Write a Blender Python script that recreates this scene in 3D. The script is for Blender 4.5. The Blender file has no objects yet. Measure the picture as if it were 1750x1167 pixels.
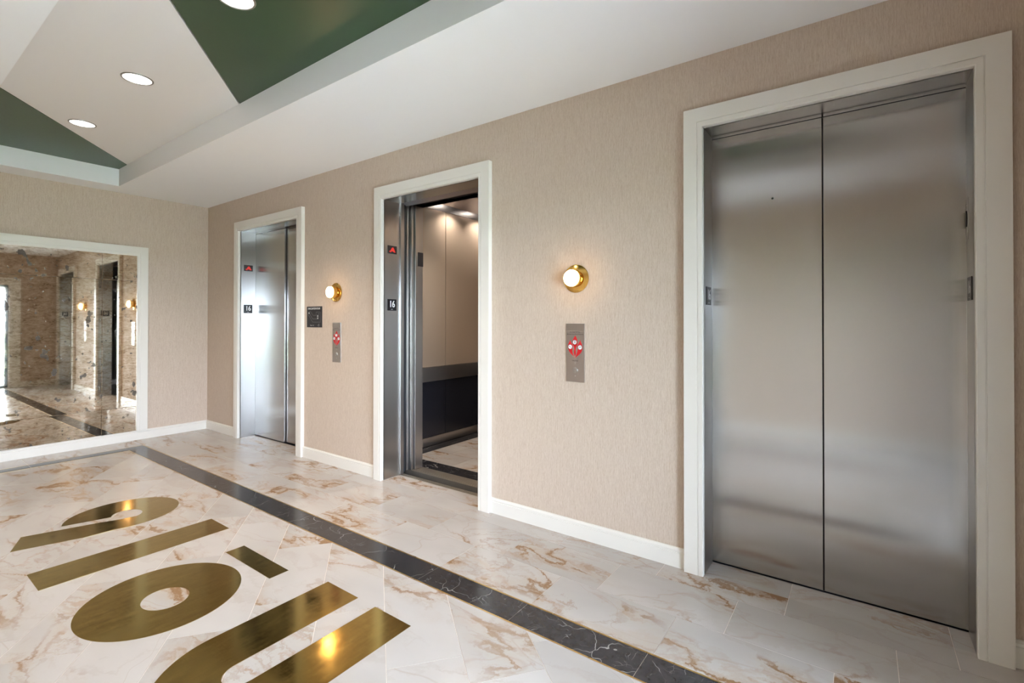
import bpy, bmesh, math, random
from mathutils import Vector, Matrix
random.seed(7)
C = bpy.context.scene.collection
S = bpy.context.scene
PI = math.pi

# ------------------------------------------------------------------ camera
F, CX, CY = 827.967, 875.0, 543.025
YAW, PIT, ROL, EYE = math.radians(54.2104), math.radians(0.3814), math.radians(0.0476), 1.3808
fw = Vector((math.sin(YAW)*math.cos(PIT), math.cos(YAW)*math.cos(PIT), math.sin(PIT)))
rt = Vector((math.cos(YAW), -math.sin(YAW), 0)); up = rt.cross(fw)
r2 = rt*math.cos(ROL)+up*math.sin(ROL); u2 = -rt*math.sin(ROL)+up*math.cos(ROL)
cam = bpy.data.cameras.new('camera'); co = bpy.data.objects.new('camera', cam); C.objects.link(co)
M = Matrix((r2, u2, -fw)).transposed().to_4x4(); M.translation = (0, 0, EYE)
co.matrix_world = M
cam.sensor_width = 36; cam.sensor_fit = 'HORIZONTAL'; cam.lens = F/1750*36
cam.shift_y = -(583.5-CY)/1750; cam.clip_start = 0.02; cam.clip_end = 5000
S.camera = co

# ------------------------------------------------------------------ view, world, sun
vs = S.view_settings
vs.view_transform = 'Standard'; vs.look = 'None'; vs.gamma = 1; vs.use_curve_mapping = False
vs.exposure = 1.17
W = bpy.data.worlds.new('sky'); S.world = W; W.use_nodes = True
wn, wl = W.node_tree.nodes, W.node_tree.links
wn.clear()
bg = wn.new('ShaderNodeBackground'); wo = wn.new('ShaderNodeOutputWorld'); wl.new(bg.outputs[0], wo.inputs[0])
bg.inputs[0].default_value = (0.68, 0.785, 1.0, 1); bg.inputs[1].default_value = 22.0   # bright overcast sky
def area(name, loc, rot, sx, sy, power, col=(1, 1, 1), portal=False, spread=None):
    l = bpy.data.lights.new(name, 'AREA'); l.shape = 'RECTANGLE'; l.size = sx; l.size_y = sy
    l.energy = power; l.color = col
    if portal: l.cycles.is_portal = True
    if spread: l.spread = spread
    o = bpy.data.objects.new(name, l); C.objects.link(o); o.location = loc; o.rotation_euler = rot
    return o

# ------------------------------------------------------------------ layout numbers (metres)
D = 2.7684        # right wall
LW = -0.66        # left wall
L = 6.8285        # back wall
Y0 = -0.62        # end wall with the glazed opening
CZ = 2.835        # low ceiling
TZ = 3.0185       # tray ceiling
H = 2.438         # head of the elevator openings
T = 0.038         # casing thickness
REC = 0.1727      # depth of the steel jambs
TX0, TX1, TY0, TY1 = 0.572, 1.7555, -0.30, 6.506   # tray
DOORS = {1: (4.7003, 5.9498), 2: (2.2771, 3.3686), 3: (-0.3829, 0.6974)}
CAS = {1: (4.6041, 6.040), 2: (2.1771, 3.4613), 3: (-0.4920, 0.7973)}
WX0, WX1, WZ1 = -0.48, 2.03, 2.115                 # glazed opening of the end wall
area('daylight_portal', ((WX0+WX1)/2, Y0-0.19, WZ1/2), (PI/2, 0, 0), WX1-WX0, WZ1, 1, portal=True)

# ------------------------------------------------------------------ node helpers
class NT:
    def __init__(s, name):
        s.m = bpy.data.materials.new(name); s.m.use_nodes = True
        s.t = s.m.node_tree; s.n = s.t.nodes; s.l = s.t.links
        s.b = s.n['Principled BSDF']; s.out = s.n['Material Output']
    def add(s, typ, **k):
        n = s.n.new(typ)
        for a, v in k.items():
            if a.startswith('i_'):
                key = a[2:]; key = int(key) if key.isdigit() else key.replace('_', ' ')
                s.set(n.inputs[key], v)
            else: setattr(n, a, v)
        return n
    def set(s, sock, v):
        if isinstance(v, bpy.types.NodeSocket): s.l.new(v, sock)
        elif isinstance(v, bpy.types.Node): s.l.new(v.outputs[0], sock)
        else:
            if hasattr(sock.default_value, '__len__') and len(sock.default_value) == 4 and len(v) == 3: v = (*v, 1)
            sock.default_value = v
    def P(s, **k):
        for a, v in k.items(): s.set(s.b.inputs[a.replace('_', ' ')], v)
        return s.m
    def math(s, op, a, b=0.5, c=None):
        n = s.add('ShaderNodeMath', operation=op); s.set(n.inputs[0], a); s.set(n.inputs[1], b)
        if c is not None: s.set(n.inputs[2], c)
        return n.outputs[0]
    def mix(s, f, a, b):
        n = s.add('ShaderNodeMix', data_type='RGBA'); s.set(n.inputs[0], f); s.set(n.inputs[6], a); s.set(n.inputs[7], b)
        return n.outputs[2]
    def coord(s, which='Object'): return s.add('ShaderNodeTexCoord').outputs[which]
    def mapping(s, v, sc=(1, 1, 1), rot=(0, 0, 0), loc=(0, 0, 0)):
        n = s.add('ShaderNodeMapping'); s.set(n.inputs[0], v)
        n.inputs['Location'].default_value = loc; n.inputs['Rotation'].default_value = rot; n.inputs['Scale'].default_value = sc
        return n.outputs[0]
    def noise(s, v, sc=5, det=2, rough=.5, dist=0):
        n = s.add('ShaderNodeTexNoise'); s.set(n.inputs['Vector'], v)
        n.inputs['Scale'].default_value = sc; n.inputs['Detail'].default_value = det
        n.inputs['Roughness'].default_value = rough; n.inputs['Distortion'].default_value = dist
        return n
    def ramp(s, f, stops):
        n = s.add('ShaderNodeValToRGB'); s.set(n.inputs[0], f); e = n.color_ramp.elements
        while len(e) < len(stops): e.new(0.5)
        for i, (p, c) in enumerate(stops):
            e[i].position = p; e[i].color = (*c, 1) if not isinstance(c, (int, float)) else (c, c, c, 1)
        return n.outputs[0]
    def bump(s, h, st=.2, d=.001):
        n = s.add('ShaderNodeBump'); n.inputs['Strength'].default_value = st; n.inputs['Distance'].default_value = d
        s.set(n.inputs['Height'], h); s.l.new(n.outputs[0], s.b.inputs['Normal']); return n

def srgb(r, g, b):
    f = lambda c: (c/255/12.92 if c/255 <= .04045 else ((c/255+.055)/1.055)**2.4)
    return (f(r), f(g), f(b))
def plain(name, col, rough=.5, metal=0, **k):
    n = NT(name)
    v = n.noise(n.coord(), 60, 2)
    r = n.add('ShaderNodeMapRange'); n.set(r.inputs[0], v.outputs[0]); r.inputs[3].default_value = max(0, rough-.03); r.inputs[4].default_value = rough+.03
    return n.P(Base_Color=col, Roughness=r.outputs[0], Metallic=metal, **k)

def mat_wallpaper():
    n = NT('linen_wallpaper'); c = n.coord()
    a = n.noise(n.mapping(c, (620, 620, 60)), 1, 3, .6).outputs[0]
    b = n.noise(n.mapping(c, (260, 260, 14)), 1, 2, .6).outputs[0]
    f = n.math('ADD', n.math('MULTIPLY', a, .6), n.math('MULTIPLY', b, .4))
    col = n.ramp(f, [(.3, srgb(180, 157, 137)), (.5, srgb(200, 181, 162)), (.7, srgb(214, 198, 181))])
    n.bump(f, .3, .001)
    return n.P(Base_Color=col, Roughness=.8)
def mat_steel(name='brushed_stainless_steel', base=.53, rough=.215, aniso=.96, tint=(1, .97, .935), grain=1):
    n = NT(name); c = n.coord()
    g = n.noise(n.mapping(c, (600, 600, 5)), 1, 3, .6).outputs[0]
    g2 = n.noise(n.mapping(c, (40, 40, 1.2)), 1, 2, .6).outputs[0]
    f = n.math('ADD', n.math('MULTIPLY', g, .6), n.math('MULTIPLY', g2, .4))
    col = n.ramp(f, [(.3, tuple(base*.985*t for t in tint)), (.7, tuple(min(1, base*1.015*t) for t in tint))])
    r = n.ramp(f, [(.3, rough-.004), (.7, rough+.004)])
    tg = n.add('ShaderNodeCombineXYZ'); tg.inputs[2].default_value = 1   # vertical brushing

    return n.P(Base_Color=col, Roughness=r, Metallic=1., Anisotropic=aniso, Anisotropic_Rotation=.25, Tangent=tg.outputs[0])
def mat_marble():
    n = NT('cream_marble_tile')
    at = n.add('ShaderNodeAttribute', attribute_name='tile_rand', attribute_type='GEOMETRY').outputs['Vector']
    p = n.coord()
    v = n.add('ShaderNodeVectorMath', operation='MULTIPLY_ADD'); n.set(v.inputs[0], at); v.inputs[1].default_value = (37, 51, 23); n.set(v.inputs[2], p)
    q = n.mapping(v.outputs[0], (1.0, .42, 1), (0, 0, .75))
    w = n.noise(q, 2.4, 3, .5)
    d = n.add('ShaderNodeVectorMath', operation='MULTIPLY_ADD'); n.set(d.inputs[0], w.outputs['Color']); d.inputs[1].default_value = (.45, .45, 0); n.set(d.inputs[2], q)
    w2 = n.noise(v.outputs[0], 30, 5, .7)
    d2 = n.add('ShaderNodeVectorMath', operation='MULTIPLY_ADD'); n.set(d2.inputs[0], w2.outputs['Color']); d2.inputs[1].default_value = (.060, .060, 0); n.set(d2.inputs[2], d.outputs[0])
    def vein(sc, wid, det=3, vec=d2.outputs[0]):
        a = n.noise(vec, sc, det, .5, .2).outputs[0]
        k = n.math('ABSOLUTE', n.math('SUBTRACT', a, .5))
        r = n.add('ShaderNodeMapRange', interpolation_type='SMOOTHSTEP'); n.set(r.inputs[0], k)
        r.inputs[1].default_value = 0; r.inputs[2].default_value = wid; r.inputs[3].default_value = 1; r.inputs[4].default_value = 0
        return r.outputs[0]
    mask = n.ramp(n.noise(q, 1.9, 3, .55).outputs[0], [(.465, 0.0), (.585, 1.0)])
    v1 = n.math('MULTIPLY', vein(2.6, .020, 5), n.math('ADD', n.math('MULTIPLY', mask, .95), .10))
    v5 = n.math('MULTIPLY', vein(8, .035, 4), n.math('MULTIPLY', mask, .5))
    v2 = n.math('MULTIPLY', vein(5.5, .040), n.math('MULTIPLY', mask, .55))
    v3 = n.math('MULTIPLY', vein(2.6, .10, 3), n.math('ADD', n.math('MULTIPLY', mask, .62), .02))
    v4 = n.math('MULTIPLY', vein(1.3, .004, 2, d.outputs[0]), .30)
    grain = n.ramp(n.noise(d2.outputs[0], 16, 4, .7).outputs[0], [(.35, .25), (.65, 1.)])
    cl = n.noise(q, 2.4, 3).outputs[0]
    base = n.ramp(cl, [(.3, srgb(178, 171, 164)), (.55, srgb(190, 183, 176)), (.8, srgb(196, 190, 184))])
    c1 = n.mix(n.math('MULTIPLY', v3, grain), base, srgb(182, 156, 128))
    c2 = n.mix(n.math('MULTIPLY', v2, grain), c1, srgb(168, 135, 102))
    c2 = n.mix(n.math('MULTIPLY', v5, grain), c2, srgb(150, 117, 84))
    c3 = n.mix(v1, c2, srgb(144, 111, 79))
    c4 = n.mix(v4, c3, srgb(168, 146, 126))
    ro = n.ramp(n.noise(p, 9, 3).outputs[0], [(.3, .20), (.7, .27)])
    return n.P(Base_Color=c4, Roughness=ro, Specular_IOR_Level=.5)
def mat_black_marble():
    n = NT('black_marble_tile')
    at = n.add('ShaderNodeAttribute', attribute_name='tile_rand', attribute_type='GEOMETRY').outputs['Vector']
    v = n.add('ShaderNodeVectorMath', operation='MULTIPLY_ADD'); n.set(v.inputs[0], at); v.inputs[1].default_value = (37, 51, 23); n.set(v.inputs[2], n.coord())
    q = v.outputs[0]
    w = n.noise(q, 4, 3, .6)
    d = n.add('ShaderNodeVectorMath', operation='MULTIPLY_ADD'); n.set(d.inputs[0], w.outputs['Color']); d.inputs[1].default_value = (.25, .25, 0); n.set(d.inputs[2], q)
    def crack(sc, wid):
        vo = n.add('ShaderNodeTexVoronoi', feature='DISTANCE_TO_EDGE'); n.set(vo.inputs['Vector'], d.outputs[0]); vo.inputs['Scale'].default_value = sc
        r = n.add('ShaderNodeMapRange'); n.set(r.inputs[0], vo.outputs['Distance']); r.inputs[2].default_value = wid; r.inputs[3].default_value = 1; r.inputs[4].default_value = 0
        return r.outputs[0]
    m1 = n.ramp(n.noise(q, 5, 2).outputs[0], [(.45, 0.), (.6, 1.)])
    m2 = n.ramp(n.noise(q, 14, 2).outputs[0], [(.55, 0.), (.68, 1.)])
    f = n.math('MAXIMUM', n.math('MULTIPLY', crack(4.5, .006), m1), n.math('MULTIPLY', crack(22, .02), n.math('MULTIPLY', m2, .6)))
    base = n.ramp(n.noise(q, 30, 4).outputs[0], [(.3, (.020, .019, .021)), (.7, (.042, .040, .042))])
    return n.P(Base_Color=n.mix(f, base, (.55, .53, .5)), Roughness=.16)
def mat_brass(name, col, r0, r1, patina=True):
    n = NT(name); c = n.coord()
    a = n.noise(n.mapping(c, (1, 3, 1)), 9, 5, .65).outputs[0]
    s_ = n.noise(n.mapping(c, (60, 5, 1), (0, 0, .9)), 3, 4, .75).outputs[0]
    f = n.math('ADD', n.math('MULTIPLY', a, .7), n.math('MULTIPLY', s_, .3))
    cc = n.ramp(f, [(.3, tuple(x*.82 for x in col)), (.52, col), (.72, tuple(min(1, x*1.22) for x in col))]) if patina else col
    return n.P(Base_Color=cc, Roughness=n.ramp(f, [(.3, r0), (.7, r1)]), Metallic=1.)
def mat_antique():
    n = NT('antique_mirror_glass'); c = n.coord()
    st = n.noise(n.mapping(c, (26, 1, 60), (0, .35, 0)), 1, 4, .65, .8).outputs[0]
    st2 = n.noise(n.mapping(c, (7, 1, 14), (0, .5, 0)), 1, 5, .7, .6).outputs[0]
    f = n.math('ADD', n.math('MULTIPLY', st, .55), n.math('MULTIPLY', st2, .45))
    col = n.ramp(f, [(.34, srgb(150, 132, 110)), (.47, srgb(214, 202, 182)), (.6, srgb(240, 234, 222))])
    bl = n.noise(n.mapping(c, (1.5, 1, 1)), 9.5, 1, .3).outputs[0]
    bf = n.noise(c, 42, 4, .6).outputs[0]
    bs = n.math('ADD', bl, n.math('MULTIPLY', n.math('SUBTRACT', bf, .5), .22))
    blot = n.ramp(bs, [(.70, 0.), (.73, 1.)])
    bl2 = n.math('ADD', n.noise(n.mapping(c, (1.4, 1, 1)), 24, 1, .4).outputs[0], n.math('MULTIPLY', n.math('SUBTRACT', bf, .5), .3))
    blot = n.math('MAXIMUM', blot, n.ramp(bl2, [(.73, 0.), (.77, .8)]))
    col2 = n.mix(n.math('MULTIPLY', blot, .8), col, srgb(44, 38, 34))
    ro = n.ramp(f, [(.3, .05), (.6, .012)])
    n.bump(f, .006, .0005)
    return n.P(Base_Color=col2, Roughness=ro, Metallic=n.math('SUBTRACT', 1.0, n.math('MULTIPLY', blot, .6)))
def mat_emit(name, col, st, base=(.9, .9, .9)):
    n = NT(name); return n.P(Base_Color=base, Emission_Color=col, Emission_Strength=st, Roughness=.4)
def mat_lens():
    n = NT('downlight_lens'); c = n.coord()
    w = n.noise(n.mapping(c, (30, 90, 1), (0, 0, .8)), 1, 3, .6, 1.5).outputs[0]
    st = n.ramp(w, [(.35, .9), (.55, .98), (.7, 1.0)]); e = n.math('MULTIPLY', st, 1.0)
    r = n.add('ShaderNodeMapRange'); n.set(r.inputs[0], w); r.inputs[1].default_value = .4; r.inputs[2].default_value = .62; r.inputs[3].default_value = .38; r.inputs[4].default_value = 2.2
    return n.P(Base_Color=(.8, .78, .74), Emission_Color=(1, .93, .86), Emission_Strength=r.outputs[0], Roughness=.3)
def mat_glass():
    n = NT('clear_window_glass'); n.n.remove(n.b)
    tr = n.add('ShaderNodeBsdfTransparent'); tr.inputs[0].default_value = (.96, .98, .97, 1)
    gl = n.add('ShaderNodeBsdfGlossy'); gl.inputs['Roughness'].default_value = 0.0
    fr = n.add('ShaderNodeFresnel'); fr.inputs[0].default_value = 1.45
    mx = n.add('ShaderNodeMixShader'); n.set(mx.inputs[0], fr.outputs[0]); n.l.new(tr.outputs[0], mx.inputs[1]); n.l.new(gl.outputs[0], mx.inputs[2])
    n.l.new(mx.outputs[0], n.out.inputs[0]); return n.m

M_wall = mat_wallpaper(); M_steel = mat_steel(); M_marble = mat_marble(); M_black = mat_black_marble()
M_jamb = mat_steel('brushed_jamb_steel', .50, .28, .85)
M_soffit = mat_steel('soffit_steel', .42, .26, 0)
M_car = mat_steel('car_trim_steel', .50, .32, .8, (1, .95, .90))
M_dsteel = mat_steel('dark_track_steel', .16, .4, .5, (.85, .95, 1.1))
M_inlay = mat_brass('brass_floor_inlay', (.44, .315, .10), .07, .17)
M_brass = mat_brass('polished_brass', (.85, .52, .14), .12, .2)
M_strip = mat_brass('brass_strip', (.62, .44, .18), .25, .35)
M_trim = plain('satin_white_trim_paint', srgb(229, 223, 212), .32)
M_ceil = plain('matt_white_ceiling_paint', srgb(242, 240, 238), .85)
M_panelw = plain('warm_white_ceiling_panel', srgb(232, 226, 220), .6)
M_green = plain('dark_green_lacquer', srgb(52, 74, 46), .32)
M_dark = plain('black_gap', (.012, .012, .013), .6)
M_grout = plain('cream_grout', srgb(226, 216, 204), .7)
M_plate = plain('black_plastic', (.016, .015, .018), .35)
M_white = plain('white_lettering', (.85, .85, .84), .5)
M_red = plain('red_enamel', (.62, .012, .018), .35)
M_ink = plain('dark_ink', (.02, .02, .03), .5)
M_mirror = mat_antique(); M_glass = mat_glass()
M_lamp = mat_emit('frosted_lamp_glass', (1, .66, .34), 24)
M_dl = mat_emit('downlight_lens', (1, .93, .84), 9)
M_lens = mat_lens()
M_refl = plain('mirror_finish_reflector', (.85, .83, .8), .12, 1.)
M_ring = plain('grey_trim_ring', srgb(150, 146, 140), .35, .5)
M_ledred = mat_emit('red_led', (1, .05, .03), .28, (.2, .01, .01))
M_lam = plain('champagne_laminate', srgb(186, 170, 152), .36, .35)
M_carc = plain('car_ceiling_metal', (.30, .27, .29), .35, .8)
M_navy = plain('gloss_black_laminate', (.018, .019, .026), .22)
M_alu = plain('cast_aluminium', (.42, .38, .32), .42, .9)
M_alum = plain('window_frame_grey', srgb(110, 122, 132), .4, .6)
M_conc = plain('pale_concrete', srgb(226, 226, 228), .8)

# ------------------------------------------------------------------ mesh helpers
def new_obj(name, verts, faces, mats, parent=None, off=(0, 0, 0), smooth=False, midx=None):
    me = bpy.data.meshes.new(name)
    o = Vector(off)
    me.from_pydata([tuple(Vector(v)-o) for v in verts], [], faces)
    for m in (mats if isinstance(mats, (list, tuple)) else [mats]): me.materials.append(m)
    if midx:
        for p_, i in zip(me.polygons, midx): p_.material_index = i
    bm = bmesh.new(); bm.from_mesh(me); bmesh.ops.recalc_face_normals(bm, faces=bm.faces); bm.to_mesh(me); bm.free()
    if smooth:
        for p_ in me.polygons: p_.use_smooth = True
    ob = bpy.data.objects.new(name, me); C.objects.link(ob)
    if parent is not None: ob.parent = parent
    else: ob.location = off
    return ob
class MB:
    def __init__(s): s.v = []; s.f = []; s.mi = []
    def add(s, v, f, mi=0):
        b = len(s.v); s.v += [Vector(x) for x in v]; s.f += [tuple(b+i for i in q) for q in f]; s.mi += [mi]*len(f); return s
    def box(s, a, b, mi=0):
        x0, y0, z0 = a; x1, y1, z1 = b
        x0, x1 = sorted((x0, x1)); y0, y1 = sorted((y0, y1)); z0, z1 = sorted((z0, z1))
        v = [(x, y, z) for x in (x0, x1) for y in (y0, y1) for z in (z0, z1)]
        return s.add(v, [(0, 1, 3, 2), (4, 6, 7, 5), (0, 4, 5, 1), (2, 3, 7, 6), (0, 2, 6, 4), (1, 5, 7, 3)], mi)
    def bbox(s, a, b, r=.002, mi=0):   # bevelled box
        bm = bmesh.new(); bmesh.ops.create_cube(bm, size=1)
        a = Vector(a); b = Vector(b); c = (a+b)/2; d = Vector(abs(x) for x in (b-a))
        for v in bm.verts: v.co = Vector((v.co[i]*d[i] for i in range(3)))+c
        bmesh.ops.bevel(bm, geom=list(bm.edges), offset=r, segments=2, affect='EDGES', profile=.5)
        bm.verts.index_update(); s.add([v.co.copy() for v in bm.verts], [tuple(v.index for v in f.verts) for f in bm.faces], mi); bm.free(); return s
    def lathe(s, prof, org, ax, mi=0, seg=48, cap=True):
        # prof: list of (distance along axis, radius)
        ax = Vector(ax).normalized(); t = Vector((0, 0, 1)) if abs(ax.z) < .9 else Vector((1, 0, 0))
        e1 = ax.cross(t).normalized(); e2 = ax.cross(e1)
        v = []; f = []; rings = []
        for h, r in prof:
            if r < 1e-6: rings.append([len(v)]); v.append(Vector(org)+ax*h)
            else:
                rings.append(list(range(len(v), len(v)+seg)))
                for k in range(seg):
                    a = 2*PI*k/seg; v.append(Vector(org)+ax*h+(e1*math.cos(a)+e2*math.sin(a))*r)
        for A, B in zip(rings, rings[1:]):
            for k in range(seg):
                k2 = (k+1) % seg
                if len(A) == 1 and len(B) > 1: f.append((A[0], B[k], B[k2]))
                elif len(B) == 1 and len(A) > 1: f.append((A[k], B[0], A[k2]))
                elif len(A) > 1: f.append((A[k], A[k2], B[k2], B[k]))
        if cap:
            for R in (rings[0], rings[-1]):
                if len(R) > 1: f.append(tuple(R))
        return s.add(v, f, mi)
    def build(s, name, mats, parent=None, off=(0, 0, 0), smooth=False):
        o = new_obj(name, s.v, s.f, mats, parent, off, False, s.mi)
        if smooth:
            for p_ in o.data.polygons: p_.use_smooth = True
            md = o.modifiers.new('split', 'EDGE_SPLIT'); md.split_angle = math.radians(35)
        return o
def extrude_poly(pts, fn, d0, d1):
    """closed polygon in plane coordinates; fn(a,b,depth)->xyz"""
    n = len(pts); v = [fn(a, b, d0) for a, b in pts]+[fn(a, b, d1) for a, b in pts]
    f = [tuple(range(n)), tuple(range(2*n-1, n-1, -1))]+[(i, (i+1) % n, n+(i+1) % n, n+i) for i in range(n)]
    return v, f
def prism_holes(outer, holes, fn, d0, d1):
    """polygon with holes -> prism, triangulated"""
    bm = bmesh.new(); edges = []
    for loop in [outer]+holes:
        vs_ = [bm.verts.new((a, b, 0)) for a, b in loop]
        edges += [bm.edges.new((vs_[i], vs_[(i+1) % len(vs_)])) for i in range(len(vs_))]
    bmesh.ops.triangle_fill(bm, use_beauty=True, edges=edges)
    bm.verts.index_update(); P2 = [v.co.copy() for v in bm.verts]; n = len(P2)
    tri = [tuple(v.index for v in f.verts) for f in bm.faces]; bm.free()
    v = [fn(p.x, p.y, d0) for p in P2]+[fn(p.x, p.y, d1) for p in P2]
    f = tri+[tuple(n+i for i in reversed(t)) for t in tri]
    b = 0
    for loop in [outer]+holes:
        m = len(loop); f += [(b+i, b+(i+1) % m, n+b+(i+1) % m, n+b+i) for i in range(m)]; b += m
    return v, f
def tag(o, label=None, cat=None, group=None, kind=None):
    if label: o['label'] = label
    if cat: o['category'] = cat
    if group: o['group'] = group
    if kind: o['kind'] = kind
    return o
def empty(name, loc, label, cat, group=None):
    o = bpy.data.objects.new(name, None); o.empty_display_size = .1; C.objects.link(o); o.location = loc
    return tag(o, label, cat, group)
def text_geo(s, size, sx=1.0, res=6):
    cu = bpy.data.curves.new('t', 'FONT'); cu.body = s; cu.size = size; cu.align_x = 'CENTER'; cu.align_y = 'CENTER'
    cu.resolution_u = res; cu.offset = 0
    to = bpy.data.objects.new('t', cu); C.objects.link(to)
    bpy.context.view_layer.update()
    me = to.to_mesh(); v = [(p.co.x*sx, p.co.y) for p in me.vertices]; f = [tuple(p.vertices) for p in me.polygons]
    to.to_mesh_clear(); bpy.data.objects.remove(to); bpy.data.curves.remove(cu)
    return v, f
def put_text(mb, s, size, org, right, upv, nrm, sx=1.0, lift=.0006, mi=0, bold=0):
    v, f = text_geo(s, size, sx); org, right, upv, nrm = map(Vector, (org, right, upv, nrm))
    offs = [0] if not bold else [-bold, 0, bold]
    for k, o_ in enumerate(offs):
        mb.add([org+right*(a+o_)+upv*b+nrm*(lift+k*1e-5) for a, b in v], f, mi)

# ------------------------------------------------------------------ floor
def clip(poly, a, b, c):     # keep a*x+b*y<=c
    out = []
    for i in range(len(poly)):
        p, q = poly[i], poly[(i+1) % len(poly)]
        fp, fq = a*p[0]+b*p[1]-c, a*q[0]+b*q[1]-c
        if fp <= 0: out.append(p)
        if (fp < 0 < fq) or (fq < 0 < fp):
            t = fp/(fp-fq); out.append((p[0]+(q[0]-p[0])*t, p[1]+(q[1]-p[1])*t))
    return out
def clip_rect(poly, x0, x1, y0, y1):
    for a, b, c in ((-1, 0, -x0), (1, 0, x1), (0, -1, -y0), (0, 1, y1)):
        if len(poly) < 3: return []
        poly = clip(poly, a, b, c)
    return poly if len(poly) > 2 else []
def tiles_mesh(name, polys, mat, z=0.0, th=.004, parent=None):
    v = []; f = []; rnd = []
    for k, p in enumerate(polys):
        if len(p) < 3: continue
        b = len(v); n = len(p); R = (random.random(), random.random(), random.random())
        v += [(x, y, z) for x, y in p]+[(x, y, z-th) for x, y in p]; rnd += [R]*(2*n)
        f.append(tuple(b+i for i in range(n)))
        f += [(b+i, b+(i+1) % n, b+n+(i+1) % n, b+n+i) for i in range(n)]
    o = new_obj(name, v, f, mat, parent)
    at = o.data.attributes.new('tile_rand', 'FLOAT_VECTOR', 'POINT')
    for i, R in enumerate(rnd): at.data[i].vector = R
    return o
BX1, BX0 = 1.9717, 1.8090      # border: outer and inner edge, right side
BL1, BL0 = 0.137, 0.300        # left side
BY1, BY0 = 6.4672, 6.3178      # back
BN1, BN0 = -0.26, -0.11        # near
SB = .008                      # brass edging
G = .0012                      # half a grout joint
polys = []
# diagonal field inside the border
dx, dy = math.cos(math.radians(51.4)), math.sin(math.radians(51.4)); nx, ny = dy, -dx
for k in range(-22, 12):
    n0 = .04+.3045*k; t0 = 2.602 if k % 2 == 0 else 2.437
    for j in range(-14, 14):
        a = t0+.612*j
        q = [(nx*u+dx*t, ny*u+dy*t) for u, t in ((n0+G, a+G), (n0+.3045-G, a+G), (n0+.3045-G, a+.612-G), (n0+G, a+.612-G))]
        q = clip_rect(q, BL0+SB, BX0-SB, BN0+SB, BY0-SB)
        if q: polys.append(q)
# running-bond strips on the elevator side, out to the elevator thresholds
def in_recess(p0, p1, q0, q1):
    out = [clip_rect([(p0, q0), (p1, q0), (p1, q1), (p0, q1)], -9, D+.002, Y0-.1, L+.1)]
    for k, (a, b) in DOORS.items():
        out.append(clip_rect([(p0, q0), (p1, q0), (p1, q1), (p0, q1)], D+.002, D+REC, a, b))
    return [o_ for o_ in out if o_]
for xa, xb, y_ in ((BX1+SB, 2.292, 1.315), (2.292, 2.602, 1.110), (2.602, D+REC, 1.522)):
    for j in range(-4, 10):
        a = y_+.612*j; a2 = min(a+.612, L)
        a0 = max(a, Y0-.05)
        if a2-a0 < .01: continue
        polys += in_recess(xa+G, xb-G, a0+G, a2-G)
for xa, xb, y_ in ((BL1-.32, BL1-SB, 1.315), (BL1-.63, BL1-.32, 1.11), (LW-.02, BL1-.63, 1.522)):
    for j in range(-4, 10):
        a = y_+.612*j; q = clip_rect([(xa+G, a+G), (xb-G, a+G), (xb-G, a+.612-G), (xa+G, a+.612-G)], LW-.02, 3, Y0-.05, L)
        if q and xb-xa > .01: polys.append(q)
for ya, yb in ((BY1+SB, 6.775), (6.775, L), (Y0-.05, BN1-SB)):
    for j in range(-4, 4):
        a = 1.06+.612*j+(.2 if ya > 6.7 else 0); q = clip_rect([(a+G, ya+G), (a+.612-G, ya+G), (a+.612-G, yb-G), (a+G, yb-G)], BL1-SB, BX1+SB, Y0-.05, L)
        if q: polys.append(q)
floor = tiles_mesh('floor', polys, M_marble); tag(floor, kind='structure')
g = MB().box((LW-.05, Y0-.2, -.12), (D+REC-.001, L+.05, -.0011)).build('floor', M_grout); tag(g, kind='structure'); g.name = 'floor_grout'; g.parent = floor
# black border with brass edging
bp = []
def rect(x0, x1, y0, y1): return [(x0, y0), (x1, y0), (x1, y1), (x0, y1)]
for xa, xb in ((BX0, BX1), (BL1, BL0)):
    j0 = .724
    ys_ = [BN1+ (0)] + [j0+.602*j for j in range(-1, 10) if BN1+.1 < j0+.602*j < BY0] + [BY1]
    for a, b in zip(ys_, ys_[1:]): bp.append(rect(xa+G, xb-G, a+G, b-G))
for ya, yb in ((BY0, BY1), (BN1, BN0)):
    xs_ = [BL0, .75, 1.06, 1.37+.2, BX0]
    xs_ = [BL0, 1.058, BX0]
    for a, b in zip(xs_, xs_[1:]): bp.append(rect(a+G, b-G, ya+G, yb-G))
border = tiles_mesh('trim_4', bp, M_black, .0002); tag(border, 'black marble border band set into the cream floor', 'floor border', kind='structure')
mb = MB()
for x in (BX1, BX0-SB, BL1-SB, BL0):
    i = x in (BX0-SB, BL0)
    mb.box((x, BN0 if i else BN1-SB, -.004), (x+SB, BY0 if i else BY1+SB, .0006))
for y in (BY1, BN1-SB): mb.box((BL1, y, -.004), (BX1, y+SB, .0006))
for y in (BY0-SB, BN0): mb.box((BL0+SB, y, -.004), (BX0-SB, y+SB, .0006))
mb.build('brass_edging', M_strip, border)

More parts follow.
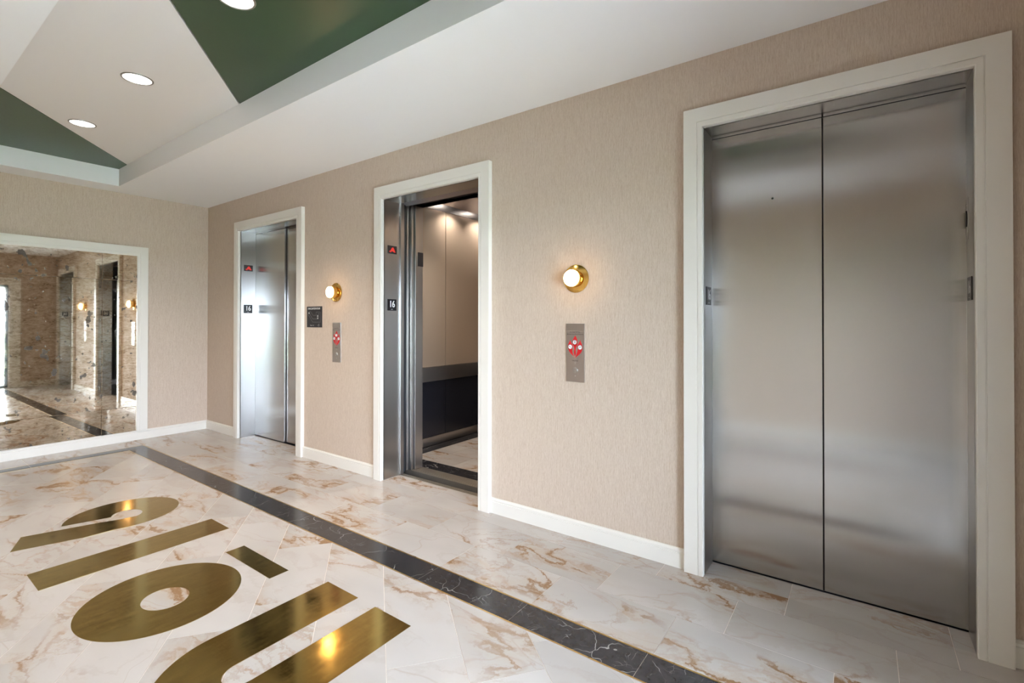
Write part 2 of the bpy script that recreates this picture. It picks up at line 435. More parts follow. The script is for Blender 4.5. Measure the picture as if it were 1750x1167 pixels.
# brass inlays
def inlay(name, outer, holes, label, parent=None):
    v, f = prism_holes(outer, holes, lambda a, b, d: (a, b, d), .0012, -.003)
    o = new_obj(name, v, f, M_inlay, parent)
    if label: tag(o, label, 'floor inlay')
    return o
def circ(cx, cy, r, n=72, a0=0, a1=2*PI, close=False, ry=None):
    ry = ry or r
    m = n if not close else n+1
    return [(cx+r*math.cos(a0+(a1-a0)*i/n), cy+ry*math.sin(a0+(a1-a0)*i/n)) for i in range(m)]
lo = inlay('brass_letter_inlay', circ(.953, 2.836, .3415), [circ(.954, 2.811, .098, 40, ry=.110)], 'round brass letter o with a small round hole, set in the marble floor')
inlay('macron_bar', rect(1.353, 1.4595, 2.575, 3.078), [], None, lo)
inlay('brass_letter_inlay', rect(.6005, 1.5225, 3.416, 3.679), [], 'straight brass bar letter between the round o and the far looped letter')
uo = circ(.955, 1.974, .333, 48, PI/2, 3*PI/2, True, ry=.320)
ui = circ(.935, 1.974, .076, 24, 3*PI/2, PI/2, True, ry=.068)
inlay('brass_letter_inlay', [(1.519, 2.294)]+uo+[(1.519, 1.658), (1.519, 1.908)]+ui+[(1.519, 2.040)], [], 'nearest brass letter, a U of two thick arms catching the sconce glare')
bc = (1.197, 4.292)
arc = []
for i in range(0, 61):
    a = math.radians(168-(168+112)*i/60); arc.append((bc[0]+.328*math.cos(a), bc[1]+.306*math.sin(a)))
hole = []
for i in range(0, 29):
    a = math.radians(-70+235*i/28+0); hole.append((1.206+.086*math.cos(a), 4.254+.098*math.sin(a)))
outer = [(.866, 4.360)]+arc+[(.916, 4.019), (.789, 4.063), (.601, 4.121), (.682, 4.347), (.834, 4.297), (1.017, 4.237), (1.152, 4.180)]+hole
inlay('brass_letter_inlay', outer, [], 'farthest brass letter, a rounded loop with a slanted stem and slit')

# ------------------------------------------------------------------ room shell
def struct(mb, name, mat, **k): o = mb.build(name, mat, **k); tag(o, kind='structure'); return o
XS = D+REC
mb = MB(); TH = REC-.0005
ed = sorted([v for v in DOORS.values()]); prev = Y0-.2
for a, b in ed:
    mb.box((D, prev, 0), (D+TH, a-.004, CZ+.3)); mb.box((D, a-.004, H+.003), (D+TH, b+.004, CZ+.3)); prev = b+.004
mb.box((D, prev, 0), (D+TH, L+.2, CZ+.3))
struct(mb, 'wall_right', M_wall)
struct(MB().box((LW-.2, Y0-.2, 0), (LW, L+.2, CZ+.3)), 'wall_left', M_wall)
struct(MB().box((LW, L, 0), (D, L+.2, CZ+.3)), 'wall_back', M_wall)
mb = MB().box((WX1, Y0-.2, 0), (D, Y0, CZ+.3)).box((LW, Y0-.2, 0), (WX0, Y0, CZ+.3)).box((WX0, Y0-.2, WZ1), (WX1, Y0, CZ+.3))
struct(mb, 'wall_front', M_wall)
mb = MB()
mb.box((5.05, -1.0, -.1), (5.15, 6.95, 3.1)).box((XS, -1.1, -.1), (5.15, -1.0, 3.1)).box((XS, 6.95, -.1), (5.15, 7.05, 3.1))
mb.box((XS, -1.1, 3.1), (5.15, 7.05, 3.2)).box((XS-.05, -1.1, -.25), (5.15, 7.05, -.121))
struct(mb, 'trim_6', M_dark)  # unseen hoistway enclosure, added to stop sky light leaking in around the car
# low ceiling around the tray, tray faces, panels
mb = MB()
mb.box((LW, Y0, CZ), (TX0, L, CZ+.28)).box((TX1, Y0, CZ), (D, L, CZ+.28)).box((TX0, Y0, CZ), (TX1, TY0, CZ+.28)).box((TX0, TY1, CZ), (TX1, L, CZ+.28))
mb.box((LW, Y0, TZ+.05), (D, L, TZ+.3))
ceil = struct(mb, 'ceiling', M_ceil)
tag(MB().box((TX0, TY0, TZ+.015), (TX1, TY1, TZ+.05)).build('trim_7', M_dark), kind='structure')
# white and green panels in the tray, split along slanted joints
sl = (6.251-4.815)/(1.7535-TX0)
def yline(x, y1): return y1-(TX1-x)*sl
def cpanel(name, ya, yb, z, mat, label):   # between slanted lines through (TX1,ya) and (TX1,yb)
    p_ = [(TX1-.001, ya), (TX1-.001, yb), (TX0+.001, yline(TX0, yb)), (TX0+.001, yline(TX0, ya))]
    p_ = clip_rect(p_, TX0+.001, TX1-.001, TY0+.001, TY1-.001)
    if not p_: return
    v, f = extrude_poly(p_, lambda a, b, d: (a, b, d), z, z+.014)
    return tag(new_obj(name, v, f, mat), label, 'ceiling panel')
cpanel('ceiling_panel', 6.256, 8.2, TZ, M_green, 'dark green triangular ceiling panel above the antique mirror')
cpanel('ceiling_panel', 3.814, 6.247, TZ, M_panelw, 'off-white slanted ceiling panel holding two round downlights')
cpanel('ceiling_panel', 1.372, 3.799, TZ, M_green, 'large dark green ceiling panel nearest the middle elevator')
cpanel('ceiling_panel', -1.06, 1.364, TZ, M_panelw, 'off-white ceiling panel by the glazed end, behind the large green one')

# baseboards
def baseboard(name, segs, axis, mat=M_trim):
    mb = MB()
    prof = [(0, 0), (.018, 0), (.018, .082), (.0145, .0845), (.0145, .0865), (.017, .089), (.017, .098), (.010, .109), (0, .109)]
    for a, b in segs:
        if axis == 'r': fn = lambda d, z, s_: (D-d, s_, z)
        elif axis == 'l': fn = lambda d, z, s_: (LW+d, s_, z)
        elif axis == 'b': fn = lambda d, z, s_: (s_, L-d, z)
        else: fn = lambda d, z, s_: (s_, Y0+d, z)
        v, f = extrude_poly(prof, fn, a, b); mb.add(v, f)
    return struct(mb, name, mat)
baseboard('baseboard_right', [(Y0, CAS[3][0]), (CAS[3][1], CAS[2][0]), (CAS[2][1], CAS[1][0]), (CAS[1][1], L-.018)], 'r')
baseboard('baseboard_left', [(Y0, L-.018)], 'l')
baseboard('baseboard_back', [(LW, D)], 'b')
baseboard('baseboard_front', [(WX1+.17, D-.018)], 'f')

# casings (mitred profile swept round three sides)
CP = [(0, 0), (0, T), (.0705, T), (.0715, T-.004), (.0745, T-.004), (.0755, T-.001), (.097, T-.001), (.100, T-.004), (.100, -.004), (.09, -.004), (.09, 0)]
def casing(name, lo_, hi, wl_, wr, top, wt, fn, z0=0, four=False, kind='structure', off=(0,0,0), parent=None, mat=None):
    """lo_,hi outer edges; wl_,wr widths; top outer height; fn(s,z,d)"""
    pr = CP; v = []; f = []; n = len(pr)
    corners = [(lo_, z0, wl_, 1, 0), (lo_, top, wl_, 1, -1), (hi, top, wr, -1, -1), (hi, z0, wr, -1, 0)]
    if four: corners = [(lo_, z0, wl_, 1, 1), (lo_, top, wl_, 1, -1), (hi, top, wr, -1, -1), (hi, z0, wr, -1, 1)]
    for s_, z_, w_, ds, dz in corners:
        for a, d in pr:
            v.append(fn(s_+ds*a*w_/.1, z_+dz*a*wt/.1, d))
    m = len(corners)
    for i in range(m if four else m-1):
        j = (i+1) % m
        for k in range(n):
            k2 = (k+1) % n; f.append((i*n+k, j*n+k, j*n+k2, i*n+k2))
    if not four: f += [tuple(range(n)), tuple((m-1)*n+k for k in range(n))]
    o = new_obj(name, v, f, mat or M_trim, parent, off)
    if kind: tag(o, kind=kind)
    return o
RW = lambda s_, z, d: (D-d, s_, z)
for k in (1, 2, 3):
    a, b = CAS[k]; p0, p1 = DOORS[k]
    casing('trim_%d' % k, a, b, p0-a, b-p1, 2.5436, 2.5436-H, RW)
casing('trim_5', WX0-.17, WX1+.17, .17, .17, WZ1+.145, .145, lambda s_, z, d: (s_, Y0+d, z))

# ------------------------------------------------------------------ number plates, indicators, keys on the jambs
def floor_plate(par, off, y, nrm, x0=2.803, x1=2.904, z0=1.472, z1=1.573):
    """16 plate on a jamb whose face looks along nrm (+1/-1 in y)"""
    n = (0, nrm, 0); rgt = (1, 0, 0) if nrm < 0 else (-1, 0, 0)
    o = MB().bbox((x0, y, z0), (x1, y+nrm*.004, z1), .001).build('floor_number_plate', M_plate, par, off)
    mb = MB()
    put_text(mb, '16', .082, ((x0+x1)/2, y+nrm*.004, (z0+z1)/2+.004), rgt, (0, 0, 1), n, .78, bold=.0018)
    # raised dots under the numeral
    for i in range(4): mb.box(((x0+x1)/2-.012+i*.006, y+nrm*.004, z0+.010), ((x0+x1)/2-.009+i*.006, y+nrm*.005, z0+.013))
    t = mb.build('numeral', M_white, o, off); t['label'] = 'white number 16'
def indicator(par, off, y, nrm):
    x0, x1, z0, z1 = 2.804, 2.906, 1.975, 2.046
    o = MB().bbox((x0, y, z0), (x1, y+nrm*.004, z1), .001).build('arrival_indicator', M_plate, par, off)
    mb = MB(); yy = y+nrm*.0046
    pts = [(x0+.012, z0+.020), (x0+.030, z0+.026), (x0+.045, z0+.052), (x0+.060, z0+.058), (x0+.070, z0+.044), (x0+.088, z0+.012), (x0+.066, z0+.016), (x0+.050, z0+.024), (x0+.030, z0+.010)]
    v, f = extrude_poly(pts, lambda a, b, d: (a, d, b), yy, yy+nrm*.0003); mb.add(v, f)
    t = mb.build('lit_arrow', M_ledred, o, off); t['label'] = 'red lit arrow'

# ------------------------------------------------------------------ elevator entrances
XP = D+REC     # door plane
def entrance(k, label, closed):
    y0, y1 = DOORS[k]; off = (D, (y0+y1)/2, 0)
    r = empty('elevator_entrance', off, label, 'elevator')
    jt = .003
    # jambs and soffit of folded steel
    MB().box((D-.004, y1, 0), (XP, y1+.0035, H)).build('jamb', M_jamb, r, off)
    MB().box((D-.004, y0-.0035, 0), (XP, y0, H)).build('jamb', M_jamb, r, off)
    MB().box((D-.004, y0-.003, H), (XP, y1+.003, H+.003)).build('head_soffit', M_soffit, r, off)
    floor_plate(r, off, y1, -1); floor_plate(r, off, y0, 1)
    if k != 3: indicator(r, off, y1, -1)
    # sill
    mb = MB().box((XP, y0-.1, -.03), (XP+.055, y1+.6 if k == 2 else y1+.1, -.0015))
    for gx in (.012, .026, .040): mb.box((XP+gx, y0-.1, -.0015), (XP+gx+.007, y1+.1, .0015))
    mb.build('threshold', M_alu if k == 2 else M_dsteel, r, off)
    return r, off
labels = {1: 'farthest elevator entrance with closed steel doors, next to the mirror wall',
          2: 'middle elevator entrance standing open, showing the lit car inside',
          3: 'large nearest elevator entrance with closed center-opening steel doors'}
# nearest: two equal leaves
r3, of3 = entrance(3, labels[3], True)
y0, y1 = DOORS[3]; ym = .159
MB().bbox((XP+.001, ym+.003, .008), (XP+.035, y1+.05, H+.02), .0015).build('door_leaf', M_steel, r3, of3)
MB().bbox((XP+.001, y0-.05, .008), (XP+.035, ym-.003, H+.02), .0015).build('door_leaf', M_steel, r3, of3)
MB().box((XP+.02, y0-.05, 0), (XP+.06, y1+.05, H+.03)).build('shaft_seal', M_dark, r3, of3)
MB().box((XP-.0005, y0, H-.012), (XP+.01, y1, H-.008)).build('head_gap', M_dark, r3, of3)
mb = MB().lathe([(0, .009), (.0015, .009), (.0015, .006)], (XP+.0012, .387, 2.044), (-1, 0, 0), 0, 24)
kh = mb.build('key_escutcheon', M_jamb, r3, of3)
MB().lathe([(0, .0062), (.0022, .0058)], (XP+.0012, .387, 2.044), (-1, 0, 0), 0, 20).build('keyhole', M_dark, kh, of3)
# service light slot on the near jamb
mb = MB().bbox((2.885, y0+.0, 1.74), (2.9335, y0+.0016, 1.925), .0006)
sl_ = mb.build('key_switch_plate', M_jamb, r3, of3)
ov = [(2.919+.0125*math.cos(a), 1.835+.036*math.sin(a)) for a in [2*PI*i/28 for i in range(28)]]
v, f = extrude_poly(ov, lambda a, b, d: (a, d, b), y0+.0016, y0+.006); MB().add(v, f).build('key_switch', M_plate, sl_, of3)
for z in (1.776, 1.893): MB().lathe([(0, .003), (.002, .002)], (2.917, y0+.0016, z), (0, 1, 0), 0, 12).build('screw', M_white, sl_, of3)
# farthest: leading leaf stands proud of the second
r1, of1 = entrance(1, labels[1], True)
y0, y1 = DOORS[1]
MB().bbox((XP+.001, 5.298, .008), (XP+.034, y1+.05, H+.02), .0015).build('door_leaf', M_steel, r1, of1)
MB().bbox((XP+.024, y0-.05, .008), (XP+.058, 5.283, H+.02), .0015).build('door_leaf', M_steel, r1, of1)
MB().box((XP+.045, y0-.05, 0), (XP+.08, y1+.05, H+.03)).build('shaft_seal', M_dark, r1, of1)
MB().box((XP-.0005, y0, H-.012), (XP+.01, y1, H-.008)).build('head_gap', M_dark, r1, of1)
# middle: open, leaves parked behind the far jamb
r2_, of2 = entrance(2, labels[2], False)
y0, y1 = DOORS[2]
MB().bbox((XP+.002, y1-.016, .004), (XP+.041, y1+.55, H+.02), .002).build('door_leaf', M_jamb, r2_, of2)
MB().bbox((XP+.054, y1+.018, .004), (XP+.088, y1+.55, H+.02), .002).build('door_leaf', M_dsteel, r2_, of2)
MB().box((XP, y0-.1, H+.003), (XP+.12, y1+.5, H+.05)).build('door_track', M_carc, r2_, of2)

# ------------------------------------------------------------------ the elevator car
cof = (3.9, 2.9, 0)
car = empty('elevator_car', cof, 'lit elevator car with beige wall panels and marble floor behind the open doors', 'elevator car')
KX0, KX1, KY0, KY1, KZ = 3.140, 4.95, 2.02, 3.8815, 2.74
def cb(mb, name, mat, parent=None, **k): return mb.build(name, mat, parent or car, cof, **k)
cb(MB().bbox((3.132, 3.366, .003), (3.225, 3.40, KZ), .002), 'return_panel', M_car)
o = cb(MB().box((3.160, 3.362, 1.893), (3.2255, 3.3665, 2.024)), 'floor_display', M_plate)
cb(MB().box((3.213, 3.40, .003), (3.225, KY1+.03, KZ)), 'front_return', M_car)
cb(MB().bbox((3.10, 3.384, .004), (3.124, 3.95, H+.02), .0015), 'car_door_leaf', M_car)
cb(MB().bbox((3.066, 3.412, .004), (3.090, 3.95, H+.02), .0015), 'car_door_leaf', M_car)
cb(MB().box((3.132, KY0, 2.452), (3.225, 3.366, KZ)), 'transom', M_car)
cb(MB().box((3.132, KY0, .003), (3.225, 2.24, 2.452)), 'return_panel', M_car)
mb = MB().box((3.100, 2.1, -.05), (3.236, 3.9, -.001))
for gx in (3.112, 3.140): mb.box((gx, 2.1, -.001), (gx+.018, 3.9, .0016))
cb(mb, 'car_sill', M_alu)
# side wall
cb(MB().box((3.225, KY1, 0), (KX1, KY1+.03, KZ)), 'side_wall', M_dark)
for a, b in ((3.225, 4.062), (4.069, KX1)):
    cb(MB().bbox((a, KY1-.012, .873), (b, KY1, 2.628), .0015), 'upper_panel', M_lam)
    cb(MB().bbox((a, KY1-.010, .100), (b, KY1, .712), .0015), 'lower_panel', M_navy)
cb(MB().bbox((3.225, KY1-.026, .713), (KX1, KY1, .870), .003), 'bumper_rail', M_car)
cb(MB().bbox((3.225, KY1-.016, .004), (KX1, KY1, .098), .003), 'kick_plate', M_car)
cb(MB().box((3.225, KY1-.006, 2.632), (KX1, KY1, KZ)), 'frieze', M_car)
cb(MB().box((KX1, KY0-.03, 0), (KX1+.03, KY1+.03, .87)), 'rear_wall_base', M_navy)
cb(MB().box((KX1, KY0-.03, .87), (KX1+.03, KY1+.03, KZ)), 'rear_wall', M_lam)
cb(MB().box((3.225, KY0-.03, 0), (KX1, KY0, KZ)), 'near_wall', M_lam)
cb(MB().box((3.10, KY0-.03, KZ), (KX1+.03, KY1+.03, KZ+.03)), 'car_ceiling', M_carc)
cb(MB().bbox((3.40, KY0+.18, 2.655), (KX1-.2, KY1-.17, 2.70), .004), 'ceiling_island', M_carc)
tp = []
for a in [3.41+.305*i for i in range(5)]:
    for b in [2.25+.305*j for j in range(5)]:
        q = clip_rect(rect(a+G, a+.305-G, b+G, b+.305-G), 3.41, 4.78, 2.25, 3.705)
        if q: tp.append(q)
fl = tiles_mesh('car_floor', tp, M_marble, .0, .02); fl.parent = car; fl.matrix_parent_inverse = Matrix.Translation((-cof[0], -cof[1], 0))
tp = []
for a, b in ((2.02, 2.23), (2.23, 2.83), (2.83, 3.43), (3.43, KY1)): tp.append(rect(3.237, 3.409, a+G, b-G))
for a, b in ((3.41, 3.9), (3.9, 4.5), (4.5, KX1)): tp += [rect(a+G, b-G, 3.706, KY1), rect(a+G, b-G, KY0, 2.249)]
tp.append(rect(4.781, KX1, 2.25, 3.705))
fl = tiles_mesh('floor_border', tp, M_black, .0002, .02); fl.parent = car; fl.matrix_parent_inverse = Matrix.Translation((-cof[0], -cof[1], 0))
for x, y in ((4.10, 3.70), (4.62, 3.70), (4.1, 2.15), (3.55, 3.2)):
    z_ = 2.735 if y != 3.2 else 2.653
    cb(MB().lathe([(0, .034), (.004, .034), (.004, .03)], (x, y, z_), (0, 0, -1), 0, 24), 'car_downlight', M_dl)
    l = bpy.data.lights.new('car_lamp', 'SPOT'); l.energy = 34; l.color = (1, .88, .77); l.spot_size = math.radians(120); l.spot_blend = .8; l.shadow_soft_size = .03
    lo2 = bpy.data.objects.new('car_lamp', l); C.objects.link(lo2); lo2.location = (x, y, z_-.012)

# ------------------------------------------------------------------ wall sconces
def sconce(y, z, label):
    off = (D, y, z); r = empty('wall_sconce', off, label, 'wall light', 'brass wall sconces between the elevators')
    ax = (-1, 0, 0); o = (D, y, z)
    MB().lathe([(0, .088), (.004, .090), (.007, .090), (.009, .087), (.0095, .0)], o, ax, 0, 72, cap=False).build('backplate', M_brass, r, off, smooth=True)
    MB().lathe([(.009, .047), (.024, .047), (.026, .056), (.062, .056), (.064, .055), (.064, .052), (.058, .050), (.05, .0)], o, ax, 0, 64, cap=False).build('brass_cup', M_brass, r, off, smooth=True)
    MB().lathe([(.060, .051), (.074, .0515), (.080, .049), (.085, .040), (.088, .022), (.089, .0)], o, ax, 0, 64, cap=False).build('frosted_lamp', M_lamp, r, off, smooth=True)
sconce(1.485, 1.653, 'lit brass wall sconce between the nearest and middle elevators')
sconce(4.062, 1.652, 'lit brass wall sconce between the middle and farthest elevators')

# ------------------------------------------------------------------ call panels
def call_panel(ya, z0, label, group='steel hall call panels'):
    """ya: edge nearer the far end; width .131 towards -y"""
    w, h = .1325, .376; yc = ya-w/2; off = (D, yc, z0)
    r = empty('call_panel', off, label, 'call button panel', group)
    fx = D-.006; n = (-1, 0, 0); rg = (0, -1, 0)
    MB().bbox((D, ya-w, z0), (fx, ya, z0+h*.868), .001).build('faceplate', M_pan, r, off)
    MB().bbox((D, ya-w, z0+h*.871), (fx, ya, z0+h), .001).build('header_plate', M_pan, r, off)
    fn = lambda a, b, d: (fx-d, yc-a, z0+b)
    mb = MB()
    def bez(pts, n_=14):
        out = []
        for p0, p1, p2, p3 in pts:
            for i in range(n_):
                t = i/n_; out.append(tuple((1-t)**3*p0[j]+3*t*(1-t)**2*p1[j]+3*t*t*(1-t)*p2[j]+t**3*p3[j] for j in (0, 1)))
        return out
    B = .153  # flame foot height
    mid = bez([((.000, B+.012), (-.020, B+.045), (.004, B+.055), (-.012, B+.078)), ((-.012, B+.078), (-.032, B+.105), (-.012, B+.125), (.002, B+.146)),
               ((.002, B+.146), (.014, B+.125), (.026, B+.100), (.008, B+.070)), ((.008, B+.070), (-.002, B+.045), (.012, B+.035), (.000, B+.012))])
    left = bez([((.000, B), (-.014, B+.022), (-.050, B+.030), (-.052, B+.072)), ((-.052, B+.072), (-.052, B+.090), (-.042, B+.100), (-.036, B+.118)),
                ((-.036, B+.118), (-.030, B+.095), (-.014, B+.090), (-.018, B+.070)), ((-.018, B+.070), (-.022, B+.045), (-.020, B+.025), (.000, B))])
    right = bez([((.000, B), (.020, B+.020), (.054, B+.030), (.053, B+.072)), ((.053, B+.072), (.050, B+.095), (.040, B+.100), (.037, B+.119)),
                 ((.037, B+.119), (.032, B+.098), (.016, B+.092), (.018, B+.072)), ((.018, B+.072), (.022, B+.048), (.012, B+.032), (.000, B))])
    for q in (left, mid, right):
        v, f = prism_holes(q, [], fn, 0, .0008); mb.add(v, f)
    fl_ = mb.build('flame_pictogram', M_red, r, off)
    mb = MB()
    spots = ((-.002, B+.102), (-.035, B+.072), (.036, B+.070))
    for a, b in spots: mb.lathe([(.0008, .0150), (.0014, .0148)], (fx, yc-a, z0+b), n, 0, 28)
    dsk = mb.build('white_disc', M_white, fl_, off)
    mb = MB()
    for a, b in spots:
        v = [(fx-.0016, yc-(a+.0155*math.cos(t)), z0+b+.0155*math.sin(t)) for t in [2*PI*i/28 for i in range(28)]] + \
            [(fx-.0016, yc-(a+.0138*math.cos(t)), z0+b+.0138*math.sin(t)) for t in [2*PI*i/28 for i in range(28)]]
        mb.add(v, [(i, (i+1) % 28, 28+(i+1) % 28, 28+i) for i in range(28)])
    a, b = spots[0]
    for p_, q_ in (((-.004, -.008), (.002, .000)), ((.002, .0), (.000, .007)), ((.002, 0), (.005, -.008)), ((-.003, .003), (.005, .004))):
        dx_, dy_ = q_[0]-p_[0], q_[1]-p_[1]; ln = math.hypot(dx_, dy_); ex, ey = -dy_/ln*.0009, dx_/ln*.0009
        mb.add([fn(a+p_[0]+ex, b+p_[1]+ey, .0017), fn(a+p_[0]-ex, b+p_[1]-ey, .0017), fn(a+q_[0]-ex, b+q_[1]-ey, .0017), fn(a+q_[0]+ex, b+q_[1]+ey, .0017)], [(0, 1, 2, 3)])
    mb.lathe([(.0015, .0022), (.0018, .002)], (fx, yc-a, z0+b+.0095), n, 0, 12)
    for (a, b), sg in ((spots[1], 1), (spots[2], -1)):
        st = [(-.010, .004*sg), (-.004, .004*sg), (-.004, 0), (.003, 0), (.003, -.004*sg), (.010, -.004*sg)]
        for p_, q_ in zip(st, st[1:]):
            x0_, x1_ = sorted((p_[0], q_[0])); y0_, y1_ = sorted((p_[1], q_[1])); e = .0009
            mb.add([fn(a+x0_-e, b+y0_-e, .0017), fn(a+x1_+e, b+y0_-e, .0017), fn(a+x1_+e, b+y1_+e, .0017), fn(a+x0_-e, b+y1_+e, .0017)], [(0, 1, 2, 3)])
        mb.lathe([(.0015, .0018), (.0018, .0016)], (fx, yc-(a-.002), z0+b+.0075), n, 0, 12)
    mb.build('symbol_lines', M_ink, dsk, off)
    def tput(s_, sz, b, sx):
        mb = MB(); put_text(mb, s_, sz, fn(0, b, 0), rg, (0, 0, 1), n, sx); mb.build('engraved_text', M_ink, r, off)
    tput('In Case Of Fire', .0125, .321, .95); tput('Elevators Are Out Of Service', .0105, .306, .93); tput('Use Exit', .0125, .137, 1)
    bt = MB().lathe([(0, .0195), (.002, .0195), (.003, .0185), (.003, .0165), (.0015, .016), (.0015, .0145), (.0055, .0135), (.006, .012), (.006, 0)], (fx, yc, z0+.075), n, 0, 36, cap=False)
    bt.build('call_button', M_jamb, r, off, smooth=True)
    mb = MB(); v, f = extrude_poly([(-.009, .127), (.009, .127), (0, .112)], fn, 0, .0005); mb.add(v, f); mb.build('down_arrow', M_jamb, r, off)
    MB().lathe([(0, .0042), (.0015, .0036), (.0015, 0)], (fx, yc, z0+.038), n, 0, 18, cap=False).build('key_cylinder', M_jamb, r, off)
M_pan = mat_steel('panel_steel', .46, .30, .6, (1, .93, .88))
call_panel(1.558, .990, 'steel call panel with red fire symbol below the sconce beside the nearest elevator')
call_panel(4.115, .989, 'steel call panel with red fire symbol just right of the black evacuation sign')

# ------------------------------------------------------------------ evacuation sign
ya, yb, z0, z1 = 4.550, 4.292, 1.3175, 1.5240
off = (D, (ya+yb)/2, z0)
sg = empty('evacuation_sign', off, 'black evacuation plan sign on the wall beside the farthest elevator', 'sign')
MB().bbox((D, yb, z0), (D-.006, ya, z1), .001).build('sign_plate', M_plate, sg, off)
fx = D-.006; yc = (ya+yb)/2; w = ya-yb; h = z1-z0; n = (-1, 0, 0)
SP = lambda a, b, d=.0006: (fx-d, ya-a*w, z1-b*h)
mb = MB(); put_text(mb, 'EVACUATION PLAN', .0255, SP(.49, .105, 0), (0, -1, 0), (0, 0, 1), n, .90, bold=.0006)
mb.build('sign_heading', M_white, sg, off); mb = MB()
put_text(mb, 'Floor 16', .018, SP(.36, .915, 0), (0, -1, 0), (0, 0, 1), n, 1)
mb.build('sign_text', M_white, sg, off)
def line(mb, pts, t=.0022):
    for p_, q_ in zip(pts, pts[1:]):
        A = Vector(SP(*p_)); B = Vector(SP(*q_)); d = (B-A).normalized(); e = d.cross(Vector(n))*t/2
        A = A-d*t/2; B = B+d*t/2; mb.add([A+e, A-e, B-e, B+e], [(0, 1, 2, 3)])
mb = MB()
line(mb, [(.10, .30), (.17, .24), (.25, .24), (.43, .43), (.63, .43), (.63, .27), (.92, .27), (.92, .75), (.40, .75), (.10, .40), (.10, .30)], .0020)
line(mb, [(.17, .32), (.40, .60), (.78, .60), (.78, .35), (.85, .35)], .0026)
line(mb, [(.68, .43), (.78, .43)]); line(mb, [(.68, .50), (.78, .50)])
mb.build('plan_lines', plain('grey_plan_lines', (.30, .30, .31), .5), sg, off)
mk_ = plain('pale_marker', (.6, .6, .6), .5)
for a, b in ((.16, .315), (.74, .46), (.74, .565)): MB().add([SP(a-.035, b-.03, .0009), SP(a+.035, b-.03, .0009), SP(a+.035, b+.03, .0009), SP(a-.035, b+.03, .0009)], [(0, 1, 2, 3)]).build('plan_marker', mk_, sg, off)
mb = MB()
line(mb, [(.80, .86), (.84, .83), (.80, .88), (.86, .92), (.80, .95), (.74, .92), (.80, .86)], .0016)
mb.build('exit_symbol', mk_, sg, off)

# ------------------------------------------------------------------ mirror
mx0, mx1 = D-2*(D-1.164)+.6535, D-.6535     # frame outer edges
bh = .1091; mt = 2.2361; fwid = .1045
mo = ((mx0+mx1)/2, L, bh)
mir = empty('wall_mirror', mo, 'large antiqued mirror in a white frame on the end wall', 'mirror')
casing('frame', mx0, mx1, fwid, fwid, mt, .1064, lambda s_, z, d: (s_, L-d, z), z0=bh, kind=None, off=mo, parent=mir)
MB().box((mx0+.02, L-.0045, bh), (mx1-.02, L, mt-.03)).build('backing', M_dark, mir, mo)
xs = [mx0+fwid-.002, .634, 1.694, mx1-fwid+.002]; zs = [bh+.001, .392, 1.840, mt-.1064+.002]
tilt = {(1, 0): (-.30, .9), (1, 1): (0, 0), (1, 2): (.25, -.1), (2, 0): (-.30, .8), (2, 1): (.05, -.15), (2, 2): (.25, -.2), (0, 0): (.2, .3), (0, 1): (0, .2), (0, 2): (.3, 0)}
for i in range(3):
    for j in range(3):
        a, b, c, d = xs[i]+.0008, xs[i+1]-.0008, zs[j]+.0008, zs[j+1]-.0008
        cx, cz = (a+b)/2, (c+d)/2; tx, tz = tilt[(i, j)]
        sxx, szz = math.tan(math.radians(tz)), math.tan(math.radians(tx))
        mb = MB(); yf = lambda x, z: L-.0205+(x-cx)*sxx+(z-cz)*szz
        e = .0015
        pts = [(a, c), (b, c), (b, d), (a, d)]; inn = [(a+e, c+e), (b-e, c+e), (b-e, d-e), (a+e, d-e)]
        v = [(x, yf(x, z)+.0009, z) for x, z in pts]+[(x, yf(x, z), z) for x, z in inn]+[(x, L-.005, z) for x, z in pts]
        f = [(4, 5, 6, 7)]+[(k, (k+1) % 4, 4+(k+1) % 4, 4+k) for k in range(4)]+[(k, (k+1) % 4, 8+(k+1) % 4, 8+k) for k in range(4)]
        mb.add(v, f); mb.build('mirror_pane', M_mirror, mir)
        ob = C.objects[-1]; ob.location = (-mo[0], -mo[1], -mo[2])

# ------------------------------------------------------------------ downlights
def downlight(x, y, label, z=TZ):
    off = (x, y, z); r = empty('recessed_downlight', off, label, 'ceiling light', 'round recessed downlights in the tray ceiling')
    dn = (0, 0, -1)
    MB().lathe([(0, .091), (.003, .090), (.0045, .086), (.0045, .081), (0, .079), (-.001, .079), (-.001, .091), (0, .091)], off, dn, 0, 56, cap=False).build('trim_ring', M_ring, r, off, smooth=True)
    MB().lathe([(.002, .080), (.0005, .074), (.0005, 0)], off, dn, 0, 56, cap=False)  .build('lens', M_lens, r, off, smooth=False)
    l = bpy.data.lights.new('downlight_lamp', 'SPOT'); l.energy = 54; l.color = (1, .90, .82); l.spot_size = math.radians(125); l.spot_blend = .7; l.shadow_soft_size = .07
    o = bpy.data.objects.new('downlight_lamp', l); C.objects.link(o); o.location = (x, y, z-.012)
downlight(1.168, 5.243, 'round downlight in the white panel, nearer the mirror wall')
downlight(1.168, 3.972, 'round downlight in the white panel, nearer the large green panel')
downlight(1.168, 2.573, 'round downlight set in the large green panel at the top edge', TZ)

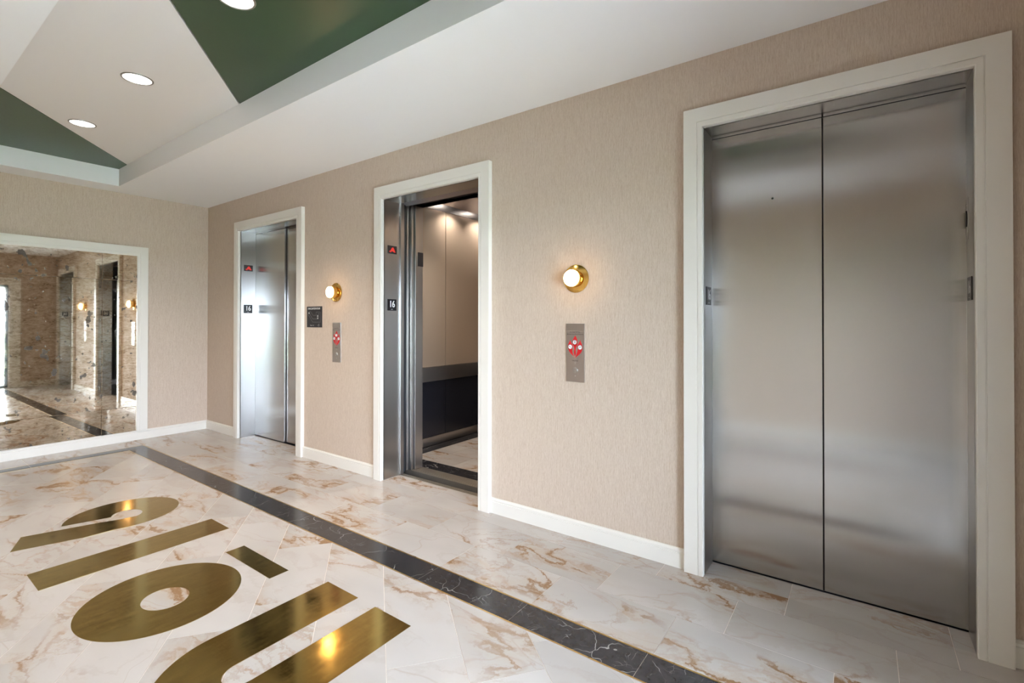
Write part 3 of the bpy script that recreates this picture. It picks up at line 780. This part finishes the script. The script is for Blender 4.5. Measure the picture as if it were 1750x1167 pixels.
# ------------------------------------------------------------------ glazed opening in the end wall
wf = empty('window_1', ((WX0+WX1)/2, Y0-.1, 0), None, None); wf['kind'] = 'structure'; wo_ = tuple(wf.location)
mb = MB(); ya_, yb_ = Y0-.13, Y0-.07
mb.box((WX0, ya_, 0), (WX0+.05, yb_, WZ1)).box((WX1-.05, ya_, 0), (WX1, yb_, WZ1)).box((WX0, ya_, WZ1-.05), (WX1, yb_, WZ1)).box((WX0, ya_, 0), (WX1, yb_, .05))
mb.build('window_frame', M_alum, wf, wo_)
mb = MB().box((1.0, ya_, .05), (1.05, yb_, WZ1-.05)).build('mullion', M_alum, wf, wo_)
mb = MB().box((1.87, ya_, .05), (1.90, yb_, WZ1-.05)).build('door_stile', M_alum, wf, wo_)
MB().box((WX0+.05, Y0-.104, .05), (WX1-.05, Y0-.098, WZ1-.05)).build('window_pane', M_glass, wf, wo_)
mb = MB().lathe([(0, .030), (.012, .030), (.016, .024)], (1.86, yb_, 1.05), (0, 1, 0), 0, 24).bbox((1.848, yb_+.01, .98), (1.872, yb_+.03, 1.12), .004)
mb.build('door_handle', M_plate, wf, wo_)
# outside: terrace, rail, far ground
tag(MB().box((-4, -4.2, 2.14), (6, Y0-.2, 2.4)).build('added_overhang', M_conc), kind='structure')  # unseen slab, added to keep high sky light off the near floor
tag(MB().box((-4, -4.3, -.25), (6, Y0-.2, -.02)).build('terrace', M_conc), kind='structure')
rl = MB().box((-4, -4.16, 1.02), (6, -4.11, 1.06)).box((-4, -4.145, .05), (6, -4.125, .08))
for i in range(9): rl.box((-4+1.25*i-.02, -4.15, -.02), (-4+1.25*i+.02, -4.12, 1.04))
tag(rl.build('terrace_railing', M_alum), 'grey metal terrace railing outside the glazed end wall', 'railing')
n_ = NT('distant_parkland'); c_ = n_.coord()
gcol = n_.ramp(n_.noise(c_, .01, 5).outputs[0], [(.35, srgb(110, 130, 88)), (.5, srgb(150, 164, 130)), (.62, srgb(176, 176, 172))])
M_park = n_.P(Base_Color=gcol, Roughness=.9)
tag(MB().box((-1500, -2600, -51), (1500, -20, -50)).build('ground', M_park), kind='structure')
